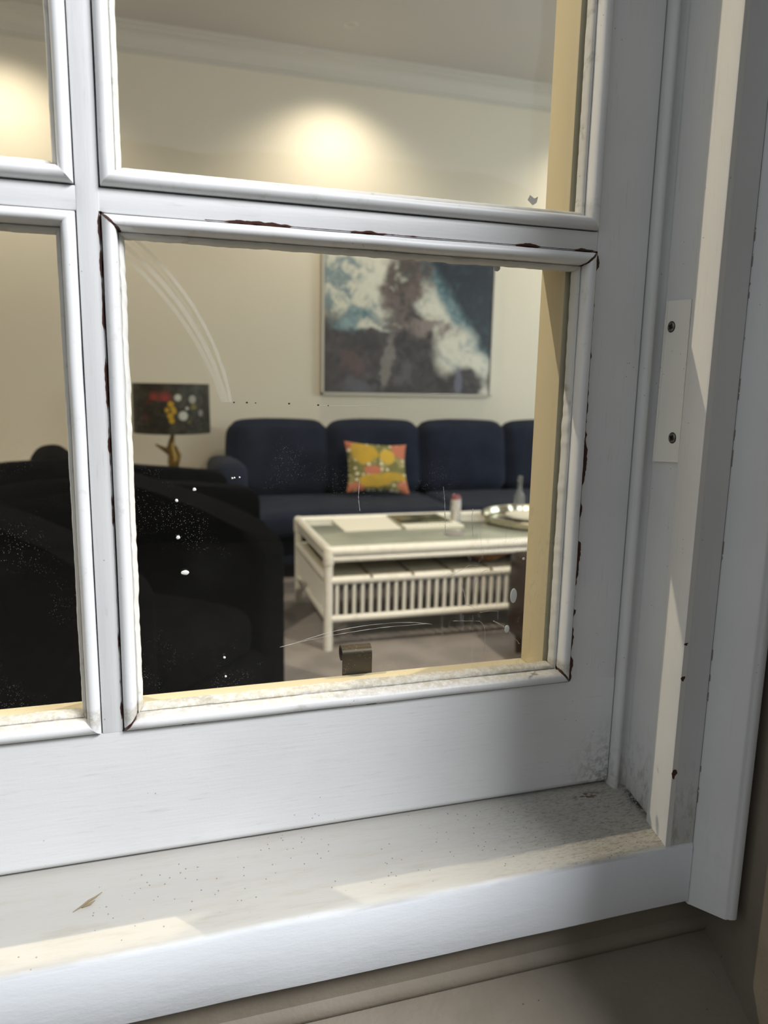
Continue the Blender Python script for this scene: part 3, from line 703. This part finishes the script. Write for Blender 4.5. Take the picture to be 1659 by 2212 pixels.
# ---------------------------------------------------------------- white cane coffee table
M_cane = Mat('white_cane'); _f = M_cane.noise(30, detail=4)
M_cane = M_cane.pbr(M_cane.mix(_f.sm(.5, .8), (0.80, 0.79, 0.75), (0.66, 0.64, 0.57)), 0.35)
def m_slats_():
    m = Mat('whitewashed_slats'); X, Y, Z = m.xyz()
    f = m.math('FRACT', (Y + 5.0) * (1 / .042)); gap = f.lt(.08)
    c = m.mix(m.noise(12, m.scale(.6, 8, 1), detail=5, rough=.65).sm(.3, .7), (0.66, 0.63, 0.50), (0.40, 0.37, 0.28))
    return m.pbr(m.mix(gap, c, (0.12, 0.11, 0.08)), 0.6)
M_slat = m_slats_()
ct = empty('coffee_table', (1.73, 3.10, 0), label='white cane coffee table with a glass top and slatted lower shelf', cat='coffee table')
TX0, TX1, TY0, TY1 = -1.015, 1.015, -.39, .39
r = .021
for x in (TX0, 0.0, TX1):
    for y in (TY0, TY1):
        mesh('leg', tube(bmesh.new(), [(x, y, 0), (x, y, .47)], r * (1 if x else .8), 16), M_cane, ct)
def ring(bm, z, rr, fl=1.0):
    for a, b in (((TX0, TY0), (TX1, TY0)), ((TX0, TY1), (TX1, TY1)), ((TX0, TY0), (TX0, TY1)), ((TX1, TY0), (TX1, TY1))):
        tube(bm, [(a[0], a[1], z), (b[0], b[1], z)], rr, 16)
    return bm
mesh('top_frame', ring(ring(bmesh.new(), .475, .024), .438, .015), M_cane, ct)
for x in (TX0, TX1):
    for y in (TY0, TY1):
        mesh('corner_binding', lathe(bmesh.new(), [(0, .415), (.025, .415), (.026, .42), (.026, .482), (.022, .494), (.012, .500), (0, .501)], 20, (x, y, 0)), M_cane, ct)
mesh('shelf_rail', ring(bmesh.new(), .335, .019), M_cane, ct)
mesh('lower_rail', ring(bmesh.new(), .150, .017), M_cane, ct)
mesh('top_slats', B(TX0 + .02, TX1 - .02, TY0 + .02, TY1 - .02, .452, .466), M_slat, ct, smooth=False)
M_tg = Mat('green_table_glass').pbr((0.27, 0.30, 0.27), 0.10, spec=0.6)
mg = Mat('green_table_glass_slats'); gx, gy, gz = mg.xyz()
M_tg = mg.pbr(mg.mix(mg.noise(10, mg.scale(.4, 9, 1), detail=5, rough=.6).sm(.3, .7), (0.40, 0.42, 0.36), (0.26, 0.29, 0.25)), 0.08, spec=0.5)
mesh('glass_top', B(TX0 + .024, TX1 - .024, TY0 + .024, TY1 - .024, .467, .485, bev=.002), M_tg, ct)
mesh('shelf', B(TX0 + .01, TX1 - .01, TY0 + .01, TY1 - .01, .330, .348), M_slat, ct, smooth=False)
M_bind = Mat('brown_cane_binding').pbr((0.22, 0.19, 0.14), 0.6)
for k in range(9):
    x = TX0 + .205 + k * .205
    mesh('shelf_binding', B(x - .005, x + .005, TY0 - .02, TY1 + .02, .346, .356), M_bind, ct, smooth=False)
sp0 = None
def spindle(x, y, rr):
    global sp0
    if sp0 is None: sp0 = mesh('spindle', tube(bmesh.new(), [(0, 0, .150), (0, 0, .335)], .0085, 8), M_cane, ct); o = sp0
    else: o = sp0.copy(); COL.objects.link(o); o.parent = ct
    o.location = (x, y, 0)
nsp = 49
for k in range(1, nsp):
    x = TX0 + (TX1 - TX0) * k / nsp
    if k % 1 == 0 and abs(x) > .02: spindle(x, TY0, 1)
for k in range(1, nsp // 2):
    pass
for k in range(1, 13):
    y = TY0 + (TY1 - TY0) * k / 13; spindle(TX0, y, 1)
    if k % 2: spindle(TX1, y, 1)

# things on the table
TZ = .486
def quad_prism(name, pts, z0, z1, mat, label, cat):
    bm = prism(bmesh.new(), pts, 'z', z0, z1)
    return tag(mesh(name, bm, mat, smooth=False), label, cat)
M_paper = Mat('paper').pbr((0.80, 0.78, 0.70), 0.6)
quad_prism('magazine', [(.885, 3.09), (1.195, 3.10), (1.215, 3.43), (.885, 3.425)], TZ, TZ + .006, M_paper, 'open white magazine lying at the left end of the coffee table', 'magazine')
mg = Mat('dark_photo_page'); M_page = mg.pbr(mg.mix(mg.noise(9, detail=4).sm(.4, .65), (0.05, 0.05, 0.03), (0.20, 0.20, 0.13)), .25)
bk = empty('photo_book', (1.40, 3.28, TZ), label='dark-covered picture book between the white magazine and the can', cat='book')
mesh('page_block', B(-.18, .15, -.19, .17, 0, .010), M_paper, bk, smooth=False)
mesh('cover', B(-.18, .12, -.09, .165, .0103, .013), M_page, bk, smooth=False)
def m_can_():
    m = Mat('printed_can'); X, Y, Z = m.xyz()
    c = m.mix(m.noise(30, detail=3).sm(.55, .65), (0.62, 0.60, 0.60), (0.35, 0.42, 0.55))
    c = m.mix(Z.gt(.128), c, (0.30, 0.12, 0.15)); return m.pbr(c, .28, metal=.35)
cn_ = tag(mesh('drink_can', lathe(bmesh.new(), [(0, .004), (.020, .004), (.024, 0), (.029, .008), (.029, .135), (.024, .150), (.0245, .153), (.023, .153), (.022, .150), (0, .150)], 32), m_can_()), 'slim pale drinks can with a dark red top beside the round tray', 'can')
cn_.location = (1.56, 3.24, TZ)
cn2 = tag(mesh('coaster', lathe(bmesh.new(), [(0, 0), (.05, 0), (.052, .003), (.05, .006), (0, .006)], 28), Mat('stone_coaster').pbr((.30, .27, .27), .4)), 'round grey coaster near the front edge of the coffee table below the can', 'coaster')
cn2.location = (1.425, 2.92, TZ)
tr = empty('serving_tray', (2.03, 3.15, TZ), label='large round polished metal serving tray on the right of the coffee table', cat='tray')
M_silver = Mat('polished_tray').pbr((0.62, 0.58, 0.47), 0.16, metal=.9)
mesh('tray_base', lathe(bmesh.new(), [(0, 0), (.29, 0), (.315, .012), (.318, .035), (.312, .035), (.305, .014), (.28, .006), (0, .006)], 64), M_silver, tr)
bm = bmesh.new(); tube(bm, [(.318 * math.cos(2 * PI * k / 64), .318 * math.sin(2 * PI * k / 64), .040) for k in range(65)], .007, 8); mesh('rim', bm, M_silver, tr)
plate_ = tag(mesh('plate', lathe(bmesh.new(), [(0, 0), (.10, 0), (.17, .022), (.172, .026), (.10, .008), (0, .006)], 48), Mat('glazed_plate').pbr((.72, .68, .58), .15)), 'shallow cream plate resting in the round metal tray', 'plate')
plate_.location = (2.03, 3.18, TZ + .007)
mgl = Mat('clear_bottle_glass'); M_bottle = mgl.pbr((.85, .9, .92), .05); mgl.bsdf.inputs['Transmission Weight'].default_value = .85; mgl.bsdf.inputs['IOR'].default_value = 1.2
bt = empty('glass_bottle', (1.98, 3.33, TZ + .012), label='small clear glass bottle standing on the tray next to the window lining', cat='bottle')
bt.location.y = 3.39; bt.location.x = 2.03
mesh('bottle_body', lathe(bmesh.new(), [(0, 0), (.03, 0), (.032, .01), (.032, .10), (.013, .14), (.013, .19), (.016, .195), (0, .195)], 28), M_bottle, bt)
mesh('stopper', lathe(bmesh.new(), [(0, .196), (.012, .196), (.016, .205), (.012, .22), (0, .222)], 20), M_bottle, bt)
bw = tag(mesh('wooden_bowl', lathe(bmesh.new(), [(0, 0), (.09, 0), (.15, .035), (.165, .060), (.158, .060), (.14, .036), (.08, .010), (0, .008)], 40), Mat('orange_brown_wood').pbr((.28, .12, .04), .35)), 'shallow orange-brown wooden bowl on the lower shelf of the coffee table', 'bowl')
bw.location = (1.585, 2.885, .357); bw.scale = (.72, .72, .8)
# leather footstool, only its left edge in view
fs = empty('footstool', (1.80, 2.33, 0), label='dark brown leather footstool in front of the coffee table at the right edge', cat='footstool')
M_leather = Mat('brown_leather'); M_leather = M_leather.pbr(M_leather.mix(M_leather.noise(20), (.014, .006, .005), (.028, .011, .009)), .4)
part('seat', cushion_bm(.54, .36, .40, .035, .01), M_leather, fs, (0, 0, .29))
for x in (-.22, .22):
    for y in (-.13, .13): mesh('leg', tube(bmesh.new(), [(x, y, 0), (x, y, .10)], [.014, .02], 10), M_wood, fs)
# bezels of the recessed downlights, part of the ceiling
CEIL = bpy.data.objects['ceiling']
for lx, ly in ((1.25, 4.55), (-0.95, 4.55), (3.5, 4.55), (-1.10, 0.94), (1.85, 0.94)):
    mesh('downlight_bezel', lathe(bmesh.new(), [(.032, -.001), (.045, -.004), (.048, 0)], 32, (lx, ly, CZ)), M_corn, CEIL)
